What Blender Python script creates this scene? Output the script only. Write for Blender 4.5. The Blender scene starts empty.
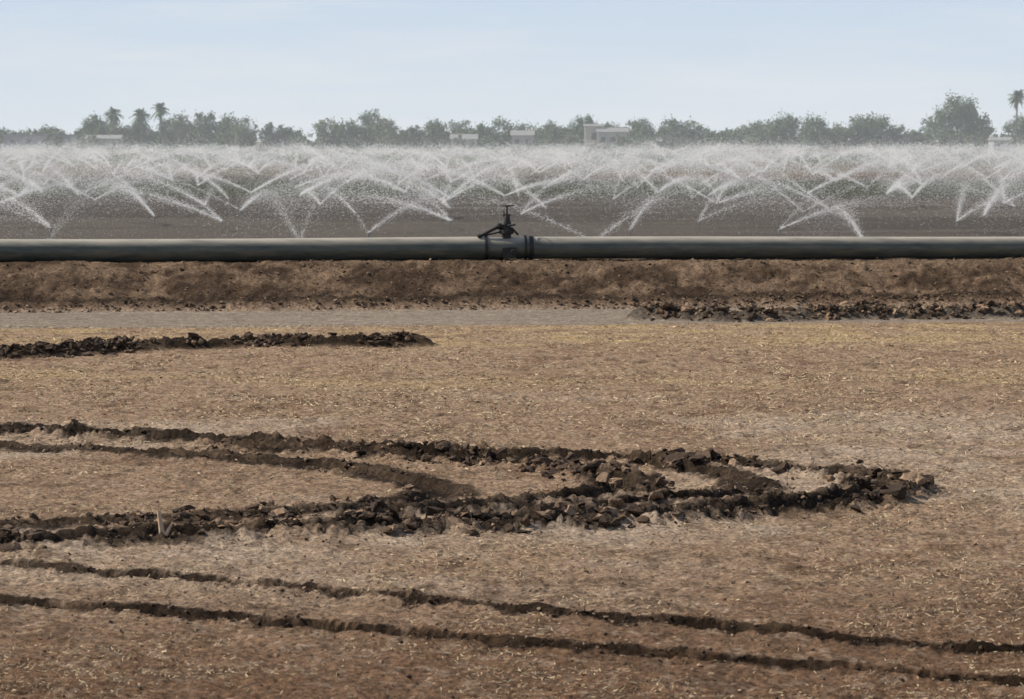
import bpy, bmesh, math, random
import numpy as np
from mathutils import Vector, Matrix
random.seed(7); rng=np.random.default_rng(7)
S=bpy.context.scene
S.view_settings.view_transform='Standard'
try: S.view_settings.look='None'
except Exception: pass
S.view_settings.exposure=0

# ------------------------------------------------------------ helpers
def link(o,parent=None):
    S.collection.objects.link(o)
    if parent is not None: o.parent=parent
    return o
def empty(name):
    o=bpy.data.objects.new(name,None); return link(o)
def hash2(ix,iy,seed):
    h=(ix.astype(np.int64)*374761393+iy.astype(np.int64)*668265263+seed*974711)&0x7fffffff
    h=((h^(h>>13))*1274126177)&0x7fffffff
    h=h^(h>>16)
    return (h&0xffff)/65535.0
def vnoise(x,y,seed=0):
    xi=np.floor(x);yi=np.floor(y);fx=x-xi;fy=y-yi
    fx=fx*fx*(3-2*fx);fy=fy*fy*(3-2*fy)
    a=hash2(xi,yi,seed);b=hash2(xi+1,yi,seed);c=hash2(xi,yi+1,seed);d=hash2(xi+1,yi+1,seed)
    return (a*(1-fx)+b*fx)*(1-fy)+(c*(1-fx)+d*fx)*fy
def fbm(x,y,seed=0,o=4,g=0.5):
    s=0;a=1;t=0
    for i in range(o):
        s=s+a*vnoise(x*2**i+17.3*i,y*2**i-9.1*i,seed+i);t+=a;a*=g
    return s/t
def ss(a,b,x):
    t=np.clip((x-a)/(b-a),0,1);return t*t*(3-2*t)
def mesh_np(name,verts,faces,k,mat=None,smooth=False,cols=None):
    me=bpy.data.meshes.new(name)
    n=len(verts);m=len(faces)
    me.vertices.add(n);me.vertices.foreach_set('co',np.asarray(verts,dtype=np.float32).ravel())
    me.loops.add(m*k);me.loops.foreach_set('vertex_index',np.asarray(faces,dtype=np.int32).ravel())
    me.polygons.add(m);me.polygons.foreach_set('loop_start',np.arange(0,m*k,k,dtype=np.int32))
    try: me.polygons.foreach_set('loop_total',np.full(m,k,dtype=np.int32))
    except Exception: pass
    me.polygons.foreach_set('use_smooth',np.full(m,smooth,dtype=bool))
    me.update(calc_edges=True)
    if cols is not None:
        for nm,c in cols.items():
            at=me.color_attributes.new(nm,'FLOAT_COLOR','POINT')
            cc=np.ones((n,4),dtype=np.float32);cc[:,:3]=c
            at.data.foreach_set('color',cc.ravel())
    if mat: me.materials.append(mat)
    return bpy.data.objects.new(name,me)
def newmat(name):
    m=bpy.data.materials.new(name);m.use_nodes=True
    nt=m.node_tree;b=nt.nodes['Principled BSDF']
    b.inputs['Specular IOR Level'].default_value=0.2
    return m,nt,b
def N(nt,t,**kw):
    n=nt.nodes.new(t)
    for k,v in kw.items():
        if k in n.inputs: n.inputs[k].default_value=v
        else: setattr(n,k,v)
    return n
def noise_mat(name,c1,c2,scale=5,rough=0.8,bump=0.0,bscale=None,metal=0,spec=0.2,detail=6,bdist=0.02):
    m,nt,b=newmat(name);L=nt.links
    g=N(nt,'ShaderNodeNewGeometry')
    n=N(nt,'ShaderNodeTexNoise',Scale=scale,Detail=detail,Roughness=0.65)
    L.new(g.outputs['Position'],n.inputs['Vector'])
    r=N(nt,'ShaderNodeValToRGB');r.color_ramp.elements[0].position=0.32;r.color_ramp.elements[1].position=0.68
    r.color_ramp.elements[0].color=(*c1,1);r.color_ramp.elements[1].color=(*c2,1)
    L.new(n.outputs['Fac'],r.inputs['Fac']);L.new(r.outputs['Color'],b.inputs['Base Color'])
    b.inputs['Roughness'].default_value=rough;b.inputs['Metallic'].default_value=metal;b.inputs['Specular IOR Level'].default_value=spec
    if bump>0:
        n2=N(nt,'ShaderNodeTexNoise',Scale=bscale or scale*3,Detail=8,Roughness=0.7)
        L.new(g.outputs['Position'],n2.inputs['Vector'])
        bp=N(nt,'ShaderNodeBump',Strength=bump,Distance=bdist)
        L.new(n2.outputs['Fac'],bp.inputs['Height']);L.new(bp.outputs['Normal'],b.inputs['Normal'])
    return m

# ------------------------------------------------------------ camera, light, sky
cam=bpy.data.objects.new('camera',bpy.data.cameras.new('camera'));link(cam)
cam.location=(0,0,2.5);cam.data.lens=105.47;cam.data.sensor_width=36
cam.rotation_euler=(math.radians(90-3.98),0,0)
cam.data.clip_start=0.5;cam.data.clip_end=20000
cam.data.dof.use_dof=True;cam.data.dof.focus_distance=27;cam.data.dof.aperture_fstop=8
S.camera=cam
EL=math.radians(42);AZ=math.radians(-78)
sd=Vector((math.sin(AZ)*math.cos(EL),math.cos(AZ)*math.cos(EL),math.sin(EL)))
sun=bpy.data.objects.new('sun',bpy.data.lights.new('sun','SUN'));link(sun)
sun.data.energy=5.0;sun.data.angle=math.radians(0.5);sun.data.color=(1,0.92,0.79)
sun.rotation_euler=sd.to_track_quat('Z','Y').to_euler()
W=bpy.data.worlds.new('World');S.world=W;W.use_nodes=True
nt=W.node_tree;L=nt.links;bg=nt.nodes['Background']
sk=nt.nodes.new('ShaderNodeTexSky');sk.sky_type='NISHITA';sk.sun_disc=False
sk.sun_elevation=EL;sk.sun_rotation=AZ;sk.air_density=1.0;sk.dust_density=0.3;sk.ozone_density=1.0
tc=N(nt,'ShaderNodeTexCoord')
up=N(nt,'ShaderNodeVectorMath',operation='ADD');up.inputs[1].default_value=(0,0,.30);L.new(tc.outputs['Generated'],up.inputs[0])
no=N(nt,'ShaderNodeVectorMath',operation='NORMALIZE');L.new(up.outputs[0],no.inputs[0]);L.new(no.outputs[0],sk.inputs['Vector'])
mp=N(nt,'ShaderNodeMapping');mp.inputs['Scale'].default_value=(3,3,24);mp.inputs['Location'].default_value=(.7,.2,.4)
L.new(tc.outputs['Generated'],mp.inputs['Vector'])
cn=N(nt,'ShaderNodeTexNoise',Scale=2.6,Detail=7,Roughness=0.6);L.new(mp.outputs['Vector'],cn.inputs['Vector'])
cr=N(nt,'ShaderNodeValToRGB');cr.color_ramp.elements[0].position=0.45;cr.color_ramp.elements[1].position=0.72
cr.color_ramp.elements[0].color=(0,0,0,1);cr.color_ramp.elements[1].color=(0.65,0.65,0.65,1)
L.new(cn.outputs['Fac'],cr.inputs['Fac'])
sp=N(nt,'ShaderNodeSeparateXYZ');L.new(tc.outputs['Generated'],sp.inputs[0])
hr=N(nt,'ShaderNodeValToRGB');e=hr.color_ramp.elements   # haze tint by height above the horizon
e[0].position=0.0;e[0].color=(.86,.94,1.0,1);e[1].position=.30;e[1].color=(.40,.58,.88,1)
q=e.new(.045);q.color=(.66,.82,1.0,1)
L.new(sp.outputs['Z'],hr.inputs['Fac'])
hs=N(nt,'ShaderNodeVectorMath',operation='SCALE');hs.inputs['Scale'].default_value=10.0;L.new(hr.outputs['Color'],hs.inputs[0])
hz=N(nt,'ShaderNodeMapRange');hz.inputs[1].default_value=0.045;hz.inputs[2].default_value=.16;hz.inputs[3].default_value=.96;hz.inputs[4].default_value=0.0
L.new(sp.outputs['Z'],hz.inputs[0])
mh=N(nt,'ShaderNodeMix',data_type='RGBA');L.new(hz.outputs[0],mh.inputs[0]);L.new(sk.outputs['Color'],mh.inputs[6]);L.new(hs.outputs[0],mh.inputs[7])
mx=N(nt,'ShaderNodeMix',data_type='RGBA')
L.new(cr.outputs['Color'],mx.inputs[0]);L.new(mh.outputs[2],mx.inputs[6]);mx.inputs[7].default_value=(8.9,9.4,9.9,1)
L.new(mx.outputs[2],bg.inputs['Color']);bg.inputs['Strength'].default_value=0.1

# ------------------------------------------------------------ wheel tracks (metres on the field)
T_A=[(-5.33,26.1),(-4.4,25.77),(-2.6,25.0),(-.9,24.12),(.376,23.5),(1.454,23.2),(2.15,22.8),(2.55,22.32),(2.72,21.8),(2.7,21.37),(2.45,20.89),(2.0,20.44),(1.25,20.0),(.31,19.58),(-.72,19.23),(-1.97,18.9),(-3.17,18.56),(-3.9,18.35)]
T_B=[(-5.05,24.75),(-4.17,24.43),(-2.88,23.89),(-1.79,23.2),(-1.065,22.5),(-.594,21.74),(-.51,21.25),(-.84,20.6),(-1.75,20.0),(-2.7,19.63),(-3.93,19.28)]
T_C=[(-2.55,24.5),(-1.29,23.89),(-.25,23.36),(.438,22.66),(.82,21.8),(.765,21.25),(.33,20.72),(-.42,20.27),(-1.21,19.95)]
T_D=[(-.25,23.66),(.836,23.22),(1.42,22.66),(1.72,21.87),(1.65,21.25),(1.16,20.72),(.32,20.22)]
T_E=[(-3.9,18.1),(-3.02,17.69),(-1.77,17.0),(-.61,16.34),(.46,15.66),(1.455,15.15),(2.485,14.56),(3.3,14.1)]
T_F=[(-3.7,16.7),(-2.78,16.27),(-1.635,15.72),(-.568,15.21),(.04,14.82),(.905,14.45),(1.81,13.99),(2.33,13.66),(3.2,13.2)]
def smooth(P,n=8):
    P=[Vector(p) for p in P];P=[2*P[0]-P[1]]+P+[2*P[-1]-P[-2]];out=[]
    for i in range(1,len(P)-2):
        a,b,c,d=P[i-1:i+3]
        for k in range(n):
            t=k/n
            out.append(0.5*((2*b)+(c-a)*t+(2*a-5*b+4*c-d)*t*t+(3*b-3*c+d-a)*t**3))
    out.append(P[-2]);return np.array([tuple(p) for p in out])
def dist_poly(x,y,P):
    D=np.full(x.shape,9.0);A=np.zeros(x.shape);Sg=np.ones(x.shape);acc=0
    for i in range(len(P)-1):
        ax,ay=P[i];bx,by=P[i+1];dx=bx-ax;dy=by-ay;l=math.hypot(dx,dy)
        if l<1e-6: continue
        t=np.clip(((x-ax)*dx+(y-ay)*dy)/l**2,0,1)
        ex=x-ax-t*dx;ey=y-ay-t*dy
        d=np.sqrt(ex*ex+ey*ey);m=d<D
        D=np.where(m,d,D);A=np.where(m,acc+t*l,A);Sg=np.where(m,np.sign(dx*ey-dy*ex),Sg);acc+=l
    return D,A,Sg
#  poly, groove half width, depth, ridge height, darkness
TR=[(smooth(T_A),.15,.08,.06,1.0),(smooth(T_B),.13,.07,.03,1.0),(smooth(T_C),.13,.07,.05,1.0),(smooth(T_D),.12,.06,.04,1.0),
    (smooth(T_E),.08,.09,.018,1.0),(smooth(T_F),.08,.09,.018,1.0)]
RIDGE_L=smooth([(-9,34.0),(-5.9,34.7),(-4.6,35.9),(-3.2,36.7),(-2.2,36.6),(-1.2,36.7)])
RIDGE_R=smooth([(1.9,42.5),(3.2,42.1),(5,42.6),(7.4,42.9),(12,43.5)])

def ground_eval(x,y):
    z=np.zeros(x.shape)
    t=y-0.115*x + 0.25*(fbm(x*0.5,y*0+3,5,3)-.5)
    wob=0.35*(fbm(x*1.5,y*0+1.5,9,4)-.5)
    # embankment
    zb=0.14*ss(44.75,45.05,t+wob)+0.46*ss(44.9,47.9,t)**1.0
    zb=zb*(1-ss(49.4,52.5,t))
    onb=ss(44.75,45.1,t+wob)*(1-ss(50,52.5,t))
    z+=zb
    cres=(1-.6*ss(47.2,47.7,t)*(1-ss(49,50,t)))
    z+=onb*((fbm(x*1.6,t*.8,11,5,.62)-.5)*.18+(fbm(x*7,y*7,13,4,.7)-.5)*.14)*cres
    road=ss(40.6,41.1,t)*(1-ss(44.6,44.9,t+wob))
    # dried field surface
    fld=(1-ss(40.4,41,t))
    z+=fld*((fbm(x*1.1,y*1.1,21,3)-.5)*.04+(fbm(x*7,y*7,23,3)-.5)*.042+(np.abs(fbm(x*22,y*22,25,2)-.5))*-.042)
    z+=road*(fbm(x*3,y*3,27,3)-.5)*.012-road*.02
    wet_shade=np.zeros(x.shape)
    reg=(y<28)&(y>12)&(np.abs(x)<7)
    if reg.any():
        xr=x[reg];yr=y[reg];zr=z[reg];wr=wet_shade[reg]
        zg=np.zeros(xr.shape);rg=np.zeros(xr.shape)
        n_f=fbm(xr*9,yr*9,171,4,.7);n_m=fbm(xr*4,yr*4,181,3)
        for k,(P,w,dep,rh,dk) in enumerate(TR):
            jx=xr+.05*(fbm(xr*4,yr*4,31+k,2)-.5);jy=yr+.14*(fbm(xr*4,yr*4,41+k,3)-.5)
            D,A,Sg=dist_poly(jx,jy,P)
            ends=ss(0,.5,A)*ss(0,.5,A[A>0].max()-A) if k in(2,3) else 1
            var=.45+1.1*fbm(A*1.1,A*0+k,51+k,3)
            if k==1: var=var*(.55+.45*(1-ss(5,6.5,A)))
            inside=1-ss(w*.65,w*1.15,D)
            lug=.5+.5*np.sin(A*2*math.pi/.24+Sg*D*14)
            zg=np.minimum(zg,-inside*dep*(.7+.3*lug)*ends)
            rid=np.exp(-((D-w*1.55)/(w*.55))**2)*rh*var*(.1+1.9*np.clip(n_f-.2,0,1))*ends
            rg=np.maximum(rg,rid*1.3)
            e=w*1.55 if k<4 else w*1.3
            dkm=dk*(1-ss(e,e*1.45,D+.20*(n_m-.5)*(1 if k<4 else .6)+.16*(n_f-.5)*(1 if k<4 else .8)))*ends
            wr=np.maximum(wr,dkm*np.clip((.6 if k<4 else .55)+var*.6,0,1))
        z[reg]=zr+zg+rg*(1-np.clip(-zg*30,0,1)*.8);wet_shade[reg]=wr
    for P,h,w in ((RIDGE_L,.12,.36),(RIDGE_R,.17,.38)):
        reg=(y<46)&(y>32)&(np.abs(x)<13)
        if reg.any():
            xr=x[reg];yr=y[reg]
            D,A,Sg=dist_poly(xr,yr,P);D=D+.25*(fbm(xr*3,yr*3,83,3)-.5)
            m=1-ss(w*.1,w,D)
            z[reg]+=m*h*(.2+1.5*fbm(xr*5,yr*5,81,4,.7))
            wet_shade[reg]=np.maximum(wet_shade[reg],(1-ss(w*.6,w*1.1,D))*(1.0 if P is RIDGE_L else .72))
    # far field bank
    fb=np.exp(-((y-203)/2.5)**2)*ss(3,9,x)*.42*(.6+.8*fbm(x*.3,y*.3,91,3))
    z+=fb
    z+=ss(60,80,y)*(1-ss(300,500,y))*(fbm(x*.6,y*.6,93,3)-.5)*.12
    return z,wet_shade,t,onb,road,fb

def ground_color(x,y,wet_shade,t,onb,road,fb,z):
    def C(r,g,b): return np.array([r,g,b])
    lo=fbm(x*.7,y*.55,101,4);mi=fbm(x*3,y*3,103,4);hi=fbm(x*15,y*15,105,3)
    dry=C(.405,.275,.180);red=C(.215,.122,.070);pale=C(.56,.43,.32);straw=C(.55,.395,.21)
    col=dry[None,:]*np.ones((len(x),1))
    def mix(col,c,f): f=np.clip(f,0,1)[:,None];return col*(1-f)+c[None,:]*f
    col=mix(col,red,.85*(1-ss(14.0,18.0,y+2.2*(lo-.5)-.2*x)) )
    col=mix(col,red,.6*ss(.52,.74,mi)*ss(.40,.64,lo))
    col=mix(col,pale,.85*ss(.44,.58,fbm(x*.35,y*.5,107,4))*ss(15,18.5,y)*(1-ss(27,31,y))*(.4+.6*ss(.35,.6,mi)))
    col=mix(col,pale,.45*ss(.55,.8,hi))
    col=mix(col,C(.12,.074,.045),.5*ss(.60,.74,fbm(x*6,y*3,119,4)))
    # straw bands
    sb=ss(35.5,37.3,y)*(1-ss(40.6,41.2,t))
    sb2=np.exp(-((y-31.6+(lo-.5)*3)/1.1)**2)*.7
    col=mix(col,straw,np.maximum(sb,sb2)*(.05+.75*ss(.40,.68,fbm(x*1.2,y*2.5,109,5,.65))))
    col=mix(col,C(.34,.275,.215),road)
    col=mix(col,C(.40,.325,.255),road*ss(.5,.7,fbm(x*.5,y*2,111,3))*.6)
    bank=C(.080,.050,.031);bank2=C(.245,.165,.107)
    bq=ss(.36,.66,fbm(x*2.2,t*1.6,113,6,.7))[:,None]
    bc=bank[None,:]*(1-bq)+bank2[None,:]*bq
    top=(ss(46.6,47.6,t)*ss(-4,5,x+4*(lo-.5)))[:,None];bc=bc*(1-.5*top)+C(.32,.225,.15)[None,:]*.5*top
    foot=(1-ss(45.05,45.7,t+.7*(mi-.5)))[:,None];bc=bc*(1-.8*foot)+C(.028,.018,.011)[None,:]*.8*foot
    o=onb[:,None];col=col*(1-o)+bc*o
    dark=C(.022,.0135,.0085)  # moist soil tone, deepened to paint shade into the sunlit track grooves
    col=mix(col,dark,np.clip(wet_shade*(.85+.6*(mi-.4)),0,.97))
    # irrigated land beyond the embankment
    far=ss(51,53,t)
    fc=C(.105,.090,.077)[None,:]*np.ones((len(x),1))
    f2=fbm(x*.05,y*.3,115,4)
    fc=mix(fc,C(.15,.13,.11),ss(.4,.65,f2))
    fc=mix(fc,C(.066,.072,.042),ss(128,140,y+6*(f2-.5))*(1-ss(185,195,y)))
    fc=mix(fc,C(.19,.165,.13),ss(205,225,y+15*(f2-.5))*(1-ss(330,350,y)))
    fc=mix(fc,C(.11,.125,.075),ss(340,360,y)*(1-ss(520,560,y)))
    fc=mix(fc,C(.24,.21,.17),ss(560,600,y))
    fc=mix(fc,C(.17,.115,.08),np.clip(fb*5,0,1))
    fm=far[:,None];col=col*(1-fm)+fc*fm
    return np.clip(col,.006,.9)

ys=np.concatenate([np.linspace(-40,11.5,18),12*np.exp(np.arange(0,math.log(54/12),.0021)),
                   54*np.exp(np.linspace(.006,math.log(260/54),200)),260*np.exp(np.linspace(.02,math.log(9000/260),80))])
sf=np.arange(-.192,.1921,.00062)
so=.192*np.exp(np.linspace(.03,math.log(12/.192),26))
s=np.concatenate([-so[::-1],sf,so])
wv=np.maximum(ys+6,14)
X=(wv[:,None]*s[None,:]).ravel();Y=np.repeat(ys,len(s))
Z,wet_shade,t,onb,road,fb=ground_eval(X,Y)
COL=ground_color(X,Y,wet_shade,t,onb,road,fb,Z)
nr,nc=len(ys),len(s)
i=np.arange(nr-1)[:,None]*nc+np.arange(nc-1)[None,:]
F=np.stack([i,i+1,i+nc+1,i+nc],-1).reshape(-1,4)
# ground material
m_g,nt,b=newmat('dry_field_soil');L=nt.links
g=N(nt,'ShaderNodeNewGeometry')
at=N(nt,'ShaderNodeAttribute',attribute_name='soil')
n1=N(nt,'ShaderNodeTexNoise',Scale=24,Detail=6,Roughness=.85);L.new(g.outputs['Position'],n1.inputs['Vector'])
n2=N(nt,'ShaderNodeTexNoise',Scale=5,Detail=5,Roughness=.7);L.new(g.outputs['Position'],n2.inputs['Vector'])
mr=N(nt,'ShaderNodeMapRange');mr.inputs[1].default_value=.38;mr.inputs[2].default_value=.62;mr.inputs[3].default_value=.30;mr.inputs[4].default_value=1.70
L.new(n1.outputs['Fac'],mr.inputs[0])
mr2=N(nt,'ShaderNodeMapRange');mr2.inputs[1].default_value=.3;mr2.inputs[2].default_value=.7;mr2.inputs[3].default_value=.66;mr2.inputs[4].default_value=1.30
L.new(n2.outputs['Fac'],mr2.inputs[0])
mu=N(nt,'ShaderNodeMath',operation='MULTIPLY');L.new(mr.outputs[0],mu.inputs[0]);L.new(mr2.outputs[0],mu.inputs[1])
vm=N(nt,'ShaderNodeVectorMath',operation='SCALE');L.new(at.outputs['Color'],vm.inputs[0]);L.new(mu.outputs[0],vm.inputs['Scale'])
L.new(vm.outputs[0],b.inputs['Base Color']);b.inputs['Roughness'].default_value=.95;b.inputs['Specular IOR Level'].default_value=.1
bp=N(nt,'ShaderNodeBump',Strength=1.0,Distance=.042);L.new(n1.outputs['Fac'],bp.inputs['Height']);L.new(bp.outputs['Normal'],b.inputs['Normal'])
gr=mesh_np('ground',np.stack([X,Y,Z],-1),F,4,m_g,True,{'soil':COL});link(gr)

# ------------------------------------------------------------ clods
def ico(sub):
    bm=bmesh.new();bmesh.ops.create_icosphere(bm,subdivisions=sub,radius=1)
    v=np.array([tuple(p.co) for p in bm.verts]);f=np.array([[q.index for q in p.verts] for p in bm.faces]);bm.free();return v,f
ICO={1:ico(1),2:ico(2)}
def clod_variants(sub,n):
    v,f=ICO[sub];out=[]
    for k in range(n):
        w=v.copy()
        for q in range(9):   # chip with random planes
            d=rng.normal(size=3);d/=np.linalg.norm(d);c=rng.uniform(.3,.75)
            p=w@d;ex=np.maximum(p-c,0);w=w-ex[:,None]*d[None,:]
        w*=rng.uniform(.72,1.28,size=(len(w),1));w*=np.array([rng.uniform(.8,1.6),rng.uniform(.6,1.1),rng.uniform(.4,.9)])
        out.append(w)
    return out,f
CV={1:clod_variants(1,16),2:clod_variants(2,24)}
def build_clods(name,pts,sizes,tone,mat,sink=.25):
    x,y=pts[:,0],pts[:,1];z,*_=ground_eval(x.copy(),y.copy())
    V=[];Fc=[];Cc=[];off=0
    for i in range(len(x)):
        sz=sizes[i];sub=2 if sz>.03 else 1
        vs,f=CV[sub];v=vs[rng.integers(len(vs))]
        a=rng.uniform(0,6.28);ca,sa=math.cos(a),math.sin(a);tl=rng.normal()*.6;ct,st=math.cos(tl),math.sin(tl)
        R=np.array([[ca,-sa,0],[sa,ca,0],[0,0,1]])@np.array([[1,0,0],[0,ct,-st],[0,st,ct]])
        V.append(v@R.T*sz+np.array([x[i],y[i],z[i]+sz*(.45-sink)]));Fc.append(f+off);off+=len(v)
        Cc.append(np.repeat(tone[i][None,:],len(v),0))
    o=mesh_np(name,np.concatenate(V),np.concatenate(Fc),3,mat,False,{'soil':np.concatenate(Cc)});return link(o)
def along(P,n,spread,bias=0):
    seg=np.linalg.norm(np.diff(P,axis=0),axis=1);cum=np.concatenate([[0],np.cumsum(seg)])
    a=rng.uniform(0,cum[-1],n);
    keep=rng.uniform(size=n)<(.1+1.3*ss(.35,.7,fbm(a*1.3,a*0+2.2,int(rng.integers(999)),3)));a=a[keep]
    k=np.clip(np.searchsorted(cum,a)-1,0,len(seg)-1);tt=(a-cum[k])/np.maximum(seg[k],1e-6)
    p=P[k]+(P[k+1]-P[k])*tt[:,None];d=(P[k+1]-P[k])/np.maximum(seg[k],1e-6)[:,None];nrm=np.stack([-d[:,1],d[:,0]],-1)
    return p+nrm*(np.clip(rng.normal(size=len(a)),-1.9,1.9)*spread+bias)[:,None]
m_c,nt,b=newmat('clod_soil');L=nt.links
g=N(nt,'ShaderNodeNewGeometry');at=N(nt,'ShaderNodeAttribute',attribute_name='soil')
n1=N(nt,'ShaderNodeTexNoise',Scale=45,Detail=6,Roughness=.7);L.new(g.outputs['Position'],n1.inputs['Vector'])
mr=N(nt,'ShaderNodeMapRange');mr.inputs[1].default_value=.3;mr.inputs[2].default_value=.7;mr.inputs[3].default_value=.5;mr.inputs[4].default_value=1.6
L.new(n1.outputs['Fac'],mr.inputs[0])
vm=N(nt,'ShaderNodeVectorMath',operation='SCALE');L.new(at.outputs['Color'],vm.inputs[0]);L.new(mr.outputs[0],vm.inputs['Scale'])
L.new(vm.outputs[0],b.inputs['Base Color']);b.inputs['Roughness'].default_value=.85;b.inputs['Specular IOR Level'].default_value=.3
bp=N(nt,'ShaderNodeBump',Strength=.9,Distance=.015);L.new(n1.outputs['Fac'],bp.inputs['Height']);L.new(bp.outputs['Normal'],b.inputs['Normal'])
def tones(n,mixp):
    d=np.array([.042,.0255,.0155]);p=np.array([.36,.240,.152])
    f=np.where(rng.uniform(size=n)<mixp,rng.uniform(.3,1,n),rng.uniform(0,.25,n))[:,None]
    return d*(1-f)+p*f
P=[];Z_=[];TN=[]
def addc(p,lo,hi,mixp,pw=3):
    n=len(p);P.append(p);Z_.append(lo+(hi-lo)*rng.uniform(size=n)**pw);TN.append(tones(n,mixp))
A,B,C_,D_,E_,F_=[q[0] for q in TR]
for Q,n,hi in ((A,2600,.05),(B,1200,.035),(C_,1500,.05),(D_,900,.04)):
    addc(along(Q,n,.15),.007,hi,.2,4)
    addc(along(Q,n//2,.36),.006,.022,.5,3)
addc(along(A[int(len(A)*.28):int(len(A)*.60)],1900,.17),.012,.080,.18,3)
addc(along(A[int(len(A)*.60):],2000,.24,-.05),.010,.075,.38,3)
addc(along(B[int(len(B)*.7):],800,.2),.010,.06,.36,3)
addc(along(C_[int(len(C_)*.15):int(len(C_)*.65)],1300,.18),.012,.080,.10,2.6)
for Q in(E_,F_):
    addc(along(Q,2200,.09),.004,.022,.12)
    addc(along(Q,600,.2),.004,.014,.6)
addc(along(RIDGE_L,2600,.19),.015,.08,.12,3);addc(along(RIDGE_R,2400,.2),.015,.09,.45,3)
build_clods('soil_clods',np.concatenate(P),np.concatenate(Z_),np.concatenate(TN),m_c)
# crumbs over the field and the embankment
P=[];Z_=[];TN=[]
n=9000;yy=13/(1-rng.uniform(size=n)*.66);xx=rng.uniform(-.2,.2,n)*(yy+3)
P.append(np.stack([xx,yy],-1));Z_.append(.003+.014*rng.uniform(size=n)**4);TN.append(tones(n,.7)*1.2)
n=4500;tt=44.9+3*rng.uniform(size=n)**1.3;xx=rng.uniform(-10,10,n)
P.append(np.stack([xx,tt+.115*xx],-1));Z_.append(.008+.030*rng.uniform(size=n)**4);TN.append(tones(n,.6)*.8)
n=1500;tt=44.75+.3*rng.uniform(size=n);xx=rng.uniform(-10,10,n)
P.append(np.stack([xx,tt+.115*xx],-1));Z_.append(.01+.035*rng.uniform(size=n)**3);TN.append(tones(n,.25))
build_clods('soil_crumbs',np.concatenate(P),np.concatenate(Z_),np.concatenate(TN),m_c)

# ------------------------------------------------------------ straw litter
n=100000
yy=12.5/(1-rng.uniform(size=n)*.69);yy=np.where(rng.uniform(size=n)<.35,rng.uniform(24,40.9,n),yy)
xx=rng.uniform(-.2,.2,n)*(yy+2)
kp=(rng.uniform(size=n)<(.12+ss(.44,.64,fbm(xx*1.5,yy*1.5,201,3))));xx=xx[kp];yy=yy[kp];n=len(xx)
z,wt,*_=ground_eval(xx.copy(),yy.copy())
a=rng.uniform(0,6.28,n);gs=np.clip(yy/20,.6,1.5);ln=rng.uniform(.005,.024,n)*gs;wd=rng.uniform(.0010,.0026,n)*gs
dx,dy=np.cos(a),np.sin(a);tz=rng.normal(size=n)*.35
c=np.stack([xx,yy,z+.007-.05*(wt>.4)],-1);u=np.stack([dx,dy,tz],-1)*ln[:,None];v=np.stack([-dy,dx,rng.normal(size=n)*.8],-1)*wd[:,None]
V=np.stack([c-u-v,c+u-v,c+u+v,c-u+v],1).reshape(-1,3)
m_s=noise_mat('straw',(.30,.20,.11),(.70,.57,.38),scale=9)
link(mesh_np('straw_litter',V,np.arange(4*n).reshape(-1,4),4,m_s))

# ------------------------------------------------------------ bmesh part builder
def cyl(bm,p0,p1,r0,r1=None,seg=20,caps=True):
    r1=r0 if r1 is None else r1
    p0=Vector(p0);p1=Vector(p1);d=p1-p0
    M=Matrix.Translation((p0+p1)/2)@d.to_track_quat('Z','Y').to_matrix().to_4x4()
    return bmesh.ops.create_cone(bm,cap_ends=caps,segments=seg,radius1=r0,radius2=r1,depth=d.length,matrix=M)
def box(bm,c,sx,sy,sz,rot=None):
    M=Matrix.Translation(c)
    if rot is not None: M=M@rot
    return bmesh.ops.create_cube(bm,size=1,matrix=M@Matrix.Diagonal((sx,sy,sz,1)))
def torus(bm,c,R,r,axis='Z',n=28,k=8):
    vs=[]
    for i in range(n):
        a=2*math.pi*i/n;row=[]
        for j in range(k):
            q=2*math.pi*j/k;x=(R+r*math.cos(q))*math.cos(a);y=(R+r*math.cos(q))*math.sin(a);zz=r*math.sin(q)
            row.append(bm.verts.new(Vector((x,y,zz))+Vector(c)))
        vs.append(row)
    for i in range(n):
        for j in range(k):
            bm.faces.new((vs[i][j],vs[(i+1)%n][j],vs[(i+1)%n][(j+1)%k],vs[i][(j+1)%k]))
def fin(bm,name,mat,parent=None,smooth=True,bevel=0):
    bmesh.ops.recalc_face_normals(bm,faces=bm.faces[:])
    me=bpy.data.meshes.new(name);bm.to_mesh(me);bm.free();me.materials.append(mat)
    if smooth:
        for p in me.polygons:p.use_smooth=True
        me.set_sharp_from_angle(angle=math.radians(35))
    o=bpy.data.objects.new(name,me);link(o,parent)
    if bevel:
        m=o.modifiers.new('b','BEVEL');m.width=bevel;m.segments=2
    return o
# ------------------------------------------------------------ main pipe
m_p,nt,b=newmat('weathered_pipe_metal');L=nt.links
g=N(nt,'ShaderNodeNewGeometry');mp=N(nt,'ShaderNodeMapping');mp.inputs['Scale'].default_value=(.5,3,3);L.new(g.outputs['Position'],mp.inputs['Vector'])
n1=N(nt,'ShaderNodeTexNoise',Scale=3,Detail=8,Roughness=.7);L.new(mp.outputs[0],n1.inputs['Vector'])
r=N(nt,'ShaderNodeValToRGB');e=r.color_ramp.elements;e[0].position=.35;e[0].color=(.070,.080,.066,1);e[1].position=.7;e[1].color=(.21,.18,.13,1)
e2=r.color_ramp.elements.new(.52);e2.color=(.12,.127,.10,1)
L.new(n1.outputs['Fac'],r.inputs['Fac'])
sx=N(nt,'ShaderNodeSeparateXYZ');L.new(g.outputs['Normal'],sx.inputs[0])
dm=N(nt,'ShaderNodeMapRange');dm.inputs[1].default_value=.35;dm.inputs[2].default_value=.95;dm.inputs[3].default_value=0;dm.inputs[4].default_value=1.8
L.new(sx.outputs['Z'],dm.inputs[0])
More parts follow.
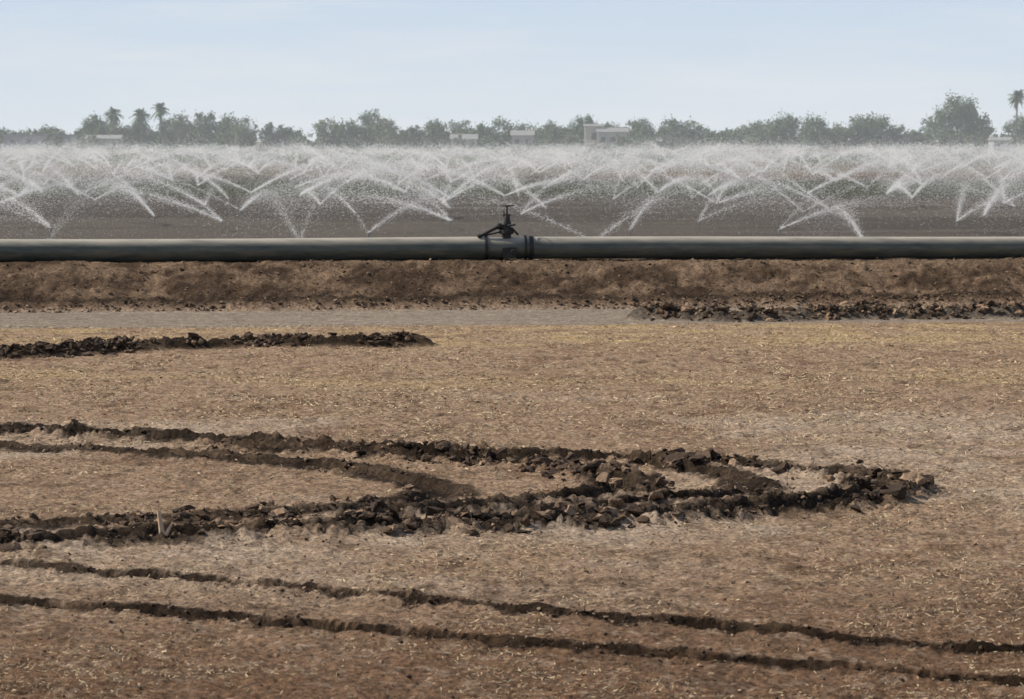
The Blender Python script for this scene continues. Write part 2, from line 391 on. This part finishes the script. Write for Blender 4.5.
mm=N(nt,'ShaderNodeMath',operation='MULTIPLY');L.new(dm.outputs[0],mm.inputs[0]);L.new(n1.outputs['Fac'],mm.inputs[1])
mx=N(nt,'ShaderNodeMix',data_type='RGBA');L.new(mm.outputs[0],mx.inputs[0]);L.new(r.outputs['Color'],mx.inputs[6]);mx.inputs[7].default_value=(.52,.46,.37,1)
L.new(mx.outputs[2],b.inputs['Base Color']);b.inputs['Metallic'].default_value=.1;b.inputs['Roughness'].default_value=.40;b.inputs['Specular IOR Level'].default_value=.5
pipe=empty('irrigation_pipe')
SL=.098
def pc(x): # pipe centre
    return Vector((x,48.0+SL*x,.778+.012*math.sin(x*.45+1)))
def pipe_run(name,x0,x1,rad):
    bm=bmesh.new();n=int((x1-x0)/.4)+2;k=36;rows=[]
    for i in range(n):
        x=x0+(x1-x0)*i/(n-1);c=pc(x);row=[]
        for j in range(k):
            q=2*math.pi*j/k;row.append(bm.verts.new(c+Vector((-SL*math.cos(q)*rad,math.cos(q)*rad,math.sin(q)*rad))))
        rows.append(row)
    for i in range(n-1):
        for j in range(k): bm.faces.new((rows[i][j],rows[i+1][j],rows[i+1][(j+1)%k],rows[i][(j+1)%k]))
    bm.faces.new(rows[0]);bm.faces.new(rows[-1])
    return fin(bm,name,m_p,pipe)
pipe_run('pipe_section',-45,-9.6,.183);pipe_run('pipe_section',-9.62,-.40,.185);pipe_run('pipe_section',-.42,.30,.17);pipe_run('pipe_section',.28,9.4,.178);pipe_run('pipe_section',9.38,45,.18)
m_i=noise_mat('cast_iron',(.012,.012,.012),(.045,.04,.034),scale=14,rough=.55,bump=.3,spec=.4)
m_z=noise_mat('galvanised_band',(.20,.20,.19),(.36,.35,.32),scale=12,rough=.45,metal=.5)
bm=bmesh.new()
for x,w,rr in((-9.6,.1,.2),(.30,.06,.200),(-.42,.05,.198),(.21,.03,.207),(9.4,.1,.2)):
    d=Vector((1,SL,0)).normalized();c=pc(x);cyl(bm,c-d*w/2,c+d*w/2,rr,seg=40)
fin(bm,'coupling_bands',m_i,pipe)
# ------------------------------------------------------------ valve
val=empty('irrigation_valve')
cx=-.09;c0=pc(cx);cy=c0.y;tz=c0.z
bm=bmesh.new()
cyl(bm,(cx,cy,tz),(cx,cy,tz+.24),.09,.075,28)        # neck / saddle
box(bm,(cx+.05,cy-.13,tz-.07),.22,.12,.18)            # saddle block in front
cyl(bm,(cx+.12,cy-.22,tz-.06),(cx+.12,cy-.13,tz-.06),.05,.05,20)
cyl(bm,(cx,cy,tz+.235),(cx,cy,tz+.258),.12,seg=28)    # flange
cyl(bm,(cx,cy,tz+.260),(cx,cy,tz+.283),.12,seg=28)
for i in range(8):
    a=i*math.pi/4+.2;p=Vector((cx+.102*math.cos(a),cy+.102*math.sin(a),0))
    cyl(bm,p+Vector((0,0,tz+.222)),p+Vector((0,0,tz+.30)),.010,seg=6)
cyl(bm,(cx,cy,tz+.28),(cx-.005,cy,tz+.37),.085,.075,24)  # bonnet
cyl(bm,(cx-.005,cy,tz+.37),(cx,cy,tz+.44),.09,.07,24)
cyl(bm,(cx+.01,cy,tz+.44),(cx+.01,cy,tz+.52),.055,.045,16)
fin(bm,'valve_body',m_i,val,bevel=.004)
bm=bmesh.new()
cyl(bm,(cx-.02,cy,tz+.36),(cx-.14,cy-.04,tz+.345),.055,.05,20) # outlet elbow arm
cyl(bm,(cx-.12,cy-.04,tz+.35),(cx-.42,cy-.1,tz+.195),.032,.024,16)
cyl(bm,(cx-.05,cy-.06,tz+.27),(cx-.42,cy-.1,tz+.185),.014,.014,10)
cyl(bm,(cx-.41,cy-.1,tz+.205),(cx-.46,cy-.11,tz+.18),.042,.042,16)
cyl(bm,(cx+.08,cy-.04,tz+.33),(cx+.19,cy-.05,tz+.21),.018,.018,10)
cyl(bm,(cx+.02,cy-.10,tz+.36),(cx+.15,cy-.12,tz+.38),.016,.016,10)
fin(bm,'outlet_arm',m_i,val,bevel=.003)
bm=bmesh.new()
cyl(bm,(cx+.01,cy,tz+.46),(cx+.01,cy,tz+.68),.014,seg=12)
cyl(bm,(cx-.04,cy,tz+.50),(cx-.04,cy,tz+.60),.010,seg=8)
box(bm,(cx+.01,cy,tz+.53),.13,.02,.02)
torus(bm,(cx+.01,cy,tz+.675),.10,.010)
for i in range(4):
    a=i*math.pi/2+.5;cyl(bm,(cx+.01,cy,tz+.675),(cx+.01+.10*math.cos(a),cy+.10*math.sin(a),tz+.675),.008,seg=6)
fin(bm,'handwheel',m_i,val)

# stake in the clods
bm=bmesh.new();x,y=-2.18,18.62
z0=float(ground_eval(np.array([x]),np.array([y]))[0][0])
cyl(bm,(x,y,z0-.05),(x+-.03,y+.03,z0+.13),.022,.012,5);cyl(bm,(x+.015,y,z0-.02),(x+.06,y+.01,z0+.06),.014,.007,5)
fin(bm,'wood_stake',noise_mat('bleached_wood',(.42,.29,.18),(.6,.46,.33),scale=30,bump=.3),smooth=False)

# ------------------------------------------------------------ sprinklers and spray
heads=[]
y=66.0
while y<600:
    hw=.185*y+9;sp=6.2 if y<130 else 9 if y<260 else 14
    k=-hw+rng.uniform(0,sp)
    while k<hw:
        heads.append((k+rng.normal()*1.5,y+rng.normal()*1.5+.1*k*(y<120)));k+=sp
    y+=8.0 if y<130 else 11 if y<260 else 18
bm=bmesh.new()
for (x,y) in heads:
    if y>240: continue
    cyl(bm,(x,y,-.1),(x,y,.22),.014,seg=6);cyl(bm,(x,y,.22),(x,y,.28),.03,.02,seg=8);cyl(bm,(x,y,.27),(x+.1,y,.31),.012,seg=6)
fin(bm,'sprinkler_risers',m_z)
TC=[];TU=[];TV=[]
def add(c,u,v): TC.append(c);TU.append(u);TV.append(v)
g_=9.81
for (x,y) in heads:
    near=y<135;mid=y<260
    px=y/3000.0
    sg0=rng.choice([-1,1])
    for j in range(2 if rng.uniform()<.8 else 1):
        v0=rng.uniform(9.5,14.0) if mid else rng.uniform(8.5,10.2)
        a=sg0*math.pi/2+(math.pi if j else 0)*(rng.uniform()<.6)+rng.choice([-1,1])*math.radians(rng.uniform(4,60));el=math.radians(rng.uniform(19,30) if mid else rng.uniform(20,28))
        n=int((4800 if near else 1500 if mid else 330)*rng.choice([.35,.7,1.0,1.3]))
        T=2*v0*math.sin(el)/g_
        f=rng.beta(1.15,1.45,size=n)
        q=f*T
        hx=v0*math.cos(el)*q*(1-.12*f);hz=.30+v0*math.sin(el)*q-.5*g_*q*q
        spd=rng.uniform(.7,1.5)
        sg=(.022+.30*f+.8*f**2)*spd
        dev=rng.normal(size=(n,3))*sg[:,None]*rng.uniform(.2,1.8,(n,1))
        fall=rng.exponential(size=n)*.7*f*f
        pos=np.stack([x+math.cos(a)*hx+dev[:,0]+fall*.7,y+math.sin(a)*hx+dev[:,1],hz-fall+dev[:,2]*.6],-1)
        vel=np.stack([math.cos(a)*np.full(n,v0*math.cos(el)),math.sin(a)*np.full(n,v0*math.cos(el)),v0*math.sin(el)-g_*q],-1)
        vel/=np.linalg.norm(vel,axis=1)[:,None]
        ln=(px*(.5+.9*(1-f)))[:,None]*rng.uniform(.5,1.2,(n,1));wd=px*.13*rng.uniform(.6,1.4,(n,1))*(1 if near else 1.7)
        r3=rng.normal(size=(n,3));r3-=vel*(r3*vel).sum(1)[:,None];r3/=np.linalg.norm(r3,axis=1)[:,None]
        k=pos[:,2]>.02
        add(pos[k],(vel*ln)[k],(r3*wd)[k])
    # drifting mist around each head
    n=int(13000 if near else 3600 if mid else 760)
    rr=8*np.sqrt(rng.uniform(size=n));aa=rng.uniform(0,6.28,n)
    zz=np.abs((1.35 if mid else 1.1)+rng.normal(size=n)*(.6 if mid else .45))
    mxp=np.stack([x+rr*np.cos(aa),y+rr*np.sin(aa),zz],-1)
    cl=fbm(mxp[:,0]*.28+.6*mxp[:,2],mxp[:,1]*.03+mxp[:,2]*.3,301,5,.6)
    big=.25+1.0*ss(.35,.65,fbm(mxp[:,0]*.04+5,mxp[:,1]*.01,311,2))
    k=(rng.uniform(size=n)<ss(.38,.72,cl)*(.12+.88*ss(.4,1.5,zz))*big)&(zz<2.9);mxp=mxp[k];n=len(mxp)
    u=rng.normal(size=(n,3));u/=np.linalg.norm(u,axis=1)[:,None];v=rng.normal(size=(n,3));v/=np.linalg.norm(v,axis=1)[:,None]
    sz=px*(.16 if near else .26 if mid else .55)
    add(mxp,u*sz,v*sz)
c=np.concatenate(TC);u=np.concatenate(TU);v=np.concatenate(TV)
k=c[:,1]>56;c=c[k];u=u[k];v=v[k];n=len(c)
V=np.stack([c-u-v,c-u+v,c+u],1).reshape(-1,3)
print('spray tris',n)
m_w=bpy.data.materials.new('water_droplets');m_w.use_nodes=True;nt=m_w.node_tree;L=nt.links
nt.nodes.remove(nt.nodes['Principled BSDF']);out=nt.nodes['Material Output']
d=N(nt,'ShaderNodeBsdfDiffuse');d.inputs[0].default_value=(.96,.96,.96,1);tr=N(nt,'ShaderNodeBsdfTranslucent');tr.inputs[0].default_value=(.96,.96,.96,1)
mixs=N(nt,'ShaderNodeMixShader');mixs.inputs[0].default_value=.5;L.new(d.outputs[0],mixs.inputs[1]);L.new(tr.outputs[0],mixs.inputs[2]);L.new(mixs.outputs[0],out.inputs[0])
link(mesh_np('sprinkler_water_spray',V,np.arange(3*n).reshape(-1,3),3,m_w))
# humid haze over the irrigated land (thin homogeneous volume)
bm=bmesh.new();box(bm,(0,384,40.6),900,636,81)
m_v=bpy.data.materials.new('humid_haze');m_v.use_nodes=True;nt=m_v.node_tree
nt.nodes.remove(nt.nodes['Principled BSDF']);vs=N(nt,'ShaderNodeVolumeScatter');vs.inputs['Color'].default_value=(.90,.96,1,1);vs.inputs['Density'].default_value=.00065;vs.inputs['Anisotropy'].default_value=0.0
nt.links.new(vs.outputs[0],nt.nodes['Material Output'].inputs['Volume'])
fin(bm,'atmospheric_haze',m_v,smooth=False)

# ------------------------------------------------------------ distant vegetation
m_f=noise_mat('hazy_foliage',(.12,.175,.10),(.22,.285,.165),scale=.5,rough=.9)
m_f2=noise_mat('hazy_foliage_olive',(.18,.23,.135),(.28,.325,.21),scale=.5,rough=.9)
m_t=noise_mat('trunk_bark',(.16,.14,.125),(.24,.21,.18),scale=4)
def crown(x,y,z,w,h,n,leaf=.38):
    """leaf clumps spread through an uneven crown"""
    nc=max(8,int(n/40));d=rng.normal(size=(nc,3));d/=np.linalg.norm(d,axis=1)[:,None]
    r=rng.uniform(.1,1,nc)**.5
    cc=d*r[:,None]*np.array([w/2,w/2,h/2])*.86
    cs=rng.uniform(.12,.24,nc)*min(w,h)
    idx=rng.integers(nc,size=n)
    p=cc[idx]+rng.normal(size=(n,3))*cs[idx][:,None]*.40
    p[:,2]=np.maximum(p[:,2],-h*.5)
    p+=np.array([x,y,z])
    u=rng.normal(size=(n,3));v=rng.normal(size=(n,3))
    u*=(leaf/np.linalg.norm(u,axis=1))[:,None]*.6;v*=(leaf/np.linalg.norm(v,axis=1))[:,None]*.6
    return np.stack([p-u,p+v,p+u,p-v],1).reshape(-1,3)
def trunk(bm,x,y,h,r,w):
    cyl(bm,(x,y,-.2),(x+.1*r,y,h*.5),r,r*.65,8)
    for i in range(5):
        a=i*1.26+random.random();cyl(bm,(x,y,h*.42),(x+w*.3*math.cos(a),y+w*.3*math.sin(a),h*(.7+.15*random.random())),r*.5,r*.15,6)
VV=[];bmt=bmesh.new()
x=-150.0
while x<150:
    gap=(-54<x<-50)
    h=rng.uniform(4.4,6.4)*(.6 if gap else 1);w=rng.uniform(4,9);y=rng.uniform(760,800)
    VV.append(crown(x,y,h*.5,w,h,int(140*w),.5));x+=w*rng.uniform(.3,.5)
spec=[(-125,5.8,9),(-113,6.5,9),(-105,9.8,7),(-101,8,7),(-96,7,9),(-91,8,6),(-86,9,7),(-82,9.5,7),(-76,10.5,7),(-71,9.5,8),(-66,8.6,8),(-60,7.4,7),(-57,6.6,5),
 (-46,7.8,10),(-40,7.8,7),(-35,10,9),(-31,8.8,7),(-25,6.6,8),(-19,8,8),(-13,8.6,8),(-8,7,7),(-3,8.2,7),(3,7,8),(10,7.8,8),(18,9.4,9),(24,7,7),(32,8.8,9),(39,8.2,7),(44,7.8,7),(49,5.8,7),(55,5.4,7),
 (61,8,9),(68,9.6,11),(74,8.8,8),(80,6.8,8),(87,9.2,10),(91,10,9),(97,6.8,8),(102,5.8,8),(107,6,9),(116,7.4,9),(118,6,8),(126,9.5,8),(130,10.5,8),(136,7,9),(-135,7,9),
 (-29,5,6),(-6,4.6,5),(8,4.8,6),(14,4.6,5),(30,4.8,6),(-108,4.4,5),(-122,4.2,5),(51,5,8),(58,5.2,7),(-12,3.9,4),(25.5,3.9,4),(120,4.2,5),(-99,4.0,4)]
V2=[]
for i,(x,h,w) in enumerate(spec):
    y=745+rng.uniform(-12,12);w*=1.05
    if i>=46: y=710
    (V2 if i%3==1 else VV).append(crown(x,y,h*.56,w,h*.86,int(1900*w/8*h/8),.42));trunk(bmt,x,y,h,.22,w)
def leafobj(name,arr,mat,parent=None):
    V=np.concatenate(arr);n=len(V)//4
    return link(mesh_np(name,V,np.arange(4*n).reshape(-1,4),4,mat),parent)
tl=empty('distant_tree_row')
leafobj('foliage_dark',VV,m_f,tl);leafobj('foliage_olive',V2,m_f2,tl);fin(bmt,'trunks',m_t,tl)
tr_=empty('broadleaf_tree')
leafobj('crown',[crown(109.5,740,9.6,12,9.5,4000,.42),crown(105,741,6.3,9,7,1900,.42),crown(113.5,739,6.6,10,7,1900,.42),crown(112,741,10,6,5,700,.42)],m_f,tr_)
bmt=bmesh.new();trunk(bmt,109.5,740,13,.4,12);fin(bmt,'trunk',m_t,tr_)
def palm(x,y,h,cr):
    p=empty('palm_tree');bm=bmesh.new();lean=random.uniform(-.4,.4)
    for i in range(6): cyl(bm,(x+lean*(i/6)**2,y,h*i/6-.1),(x+lean*((i+1)/6)**2,y,h*(i+1)/6),.26-.015*i,.255-.015*i,8)
    fin(bm,'trunk',m_t,p)
    V=[];nf=60
    top=np.array([x+lean,y,h])
    for i in range(nf):
        a=rng.uniform(0,6.28);up=rng.uniform(-1.1,1.3);d=np.array([math.cos(a)*math.cos(up),math.sin(a)*math.cos(up),math.sin(up)]);cl_=cr*rng.uniform(.7,1.05)
        for k in range(7):
            f0=k/7;f1=(k+1.1)/7
            def pt(f): return top+d*cl_*f-np.array([0,0,cl_*.35*f*f])
            p0,p1=pt(f0),pt(f1)
            for s_ in(-1,1):
                sd_=np.array([-math.sin(a),math.cos(a),0])*s_*.42*math.sin(math.pi*min(.95,f0+.12))-np.array([0,0,.2])
                V+= [p0,p1,p1+sd_+ (p1-p0)*.5,p0+sd_]
    leafobj('fronds',[np.array(V)],m_f,p)
for (x,h,cr) in((-97,9.4,2.5),(-90.5,9.0,2.7),(-86.2,10.4,2.6),(123.5,13.6,2.8)):
    palm(x,738+rng.uniform(-4,4),h,cr)
VV=[]
for i in range(46):
    x=rng.uniform(-120,120);VV.append(crown(x,rng.uniform(650,700),.6,rng.uniform(3,8),rng.uniform(.9,1.8),160,.3))
leafobj('field_scrub',VV,m_f2)

# ------------------------------------------------------------ farm buildings
m_wh=noise_mat('whitewashed_wall',(.50,.47,.43),(.62,.59,.54),scale=1.2)
m_gy=noise_mat('grey_block_wall',(.40,.42,.43),(.48,.50,.50),scale=1)
m_rf=noise_mat('sheet_roof',(.28,.28,.28),(.40,.40,.39),scale=1.5,rough=.6)
m_gl=noise_mat('window_glass',(.10,.11,.12),(.15,.16,.17),scale=2,rough=.3,spec=.5)
def house(name,x,y,w,d,h,rh,wall,flat=False,nwin=3):
    e=empty(name);bm=bmesh.new();box(bm,(x,y,h/2-.1),w,d,h+.2);fin(bm,'walls',wall,e,False)
    bm=bmesh.new()
    if flat: box(bm,(x,y,h+.152),w+.6,d+.6,.3)
    else:
        o=.4;v=[bm.verts.new(p) for p in((x-w/2-o,y-d/2-o,h+.003),(x+w/2+o,y-d/2-o,h+.003),(x+w/2+o,y+d/2+o,h+.003),(x-w/2-o,y+d/2+o,h+.003),(x-w/2-o,y,h+rh),(x+w/2+o,y,h+rh))]
        for f in((0,1,5,4),(2,3,4,5),(0,4,3),(1,2,5),(0,3,2,1)): bm.faces.new([v[i] for i in f])
    fin(bm,'roof',m_rf,e,False)
    bm=bmesh.new()
    for i in range(nwin):
        wx=x-w/2+w*(i+.5)/nwin;box(bm,(wx,y-d/2-.02,h*.6),min(1.2,w/nwin*.45),.05,h*.28)
    fin(bm,'windows',m_gl,e,False)
    bm=bmesh.new();box(bm,(x+w*.33,y-d/2-.03,h*.25),.95,.05,h*.5);fin(bm,'door',m_t,e,False)
house('farmhouse',-11.5,722,6,6,2.9,1.2,m_wh)
house('farmhouse',2.5,721,5.0,6,3.8,1.2,m_wh,nwin=2)
house('farmhouse',24,720,7,7,4.6,1.0,m_wh,nwin=3)
house('storage_shed',19.6,722,4.2,5,6.0,.5,m_wh,nwin=1)
house('warehouse',-118,718,26,14,3.7,0,m_gy,True,7)
house('storage_shed',-98,724,8,8,3.0,.9,m_wh)
house('storage_shed',120,722,10,8,2.6,.8,m_gy)
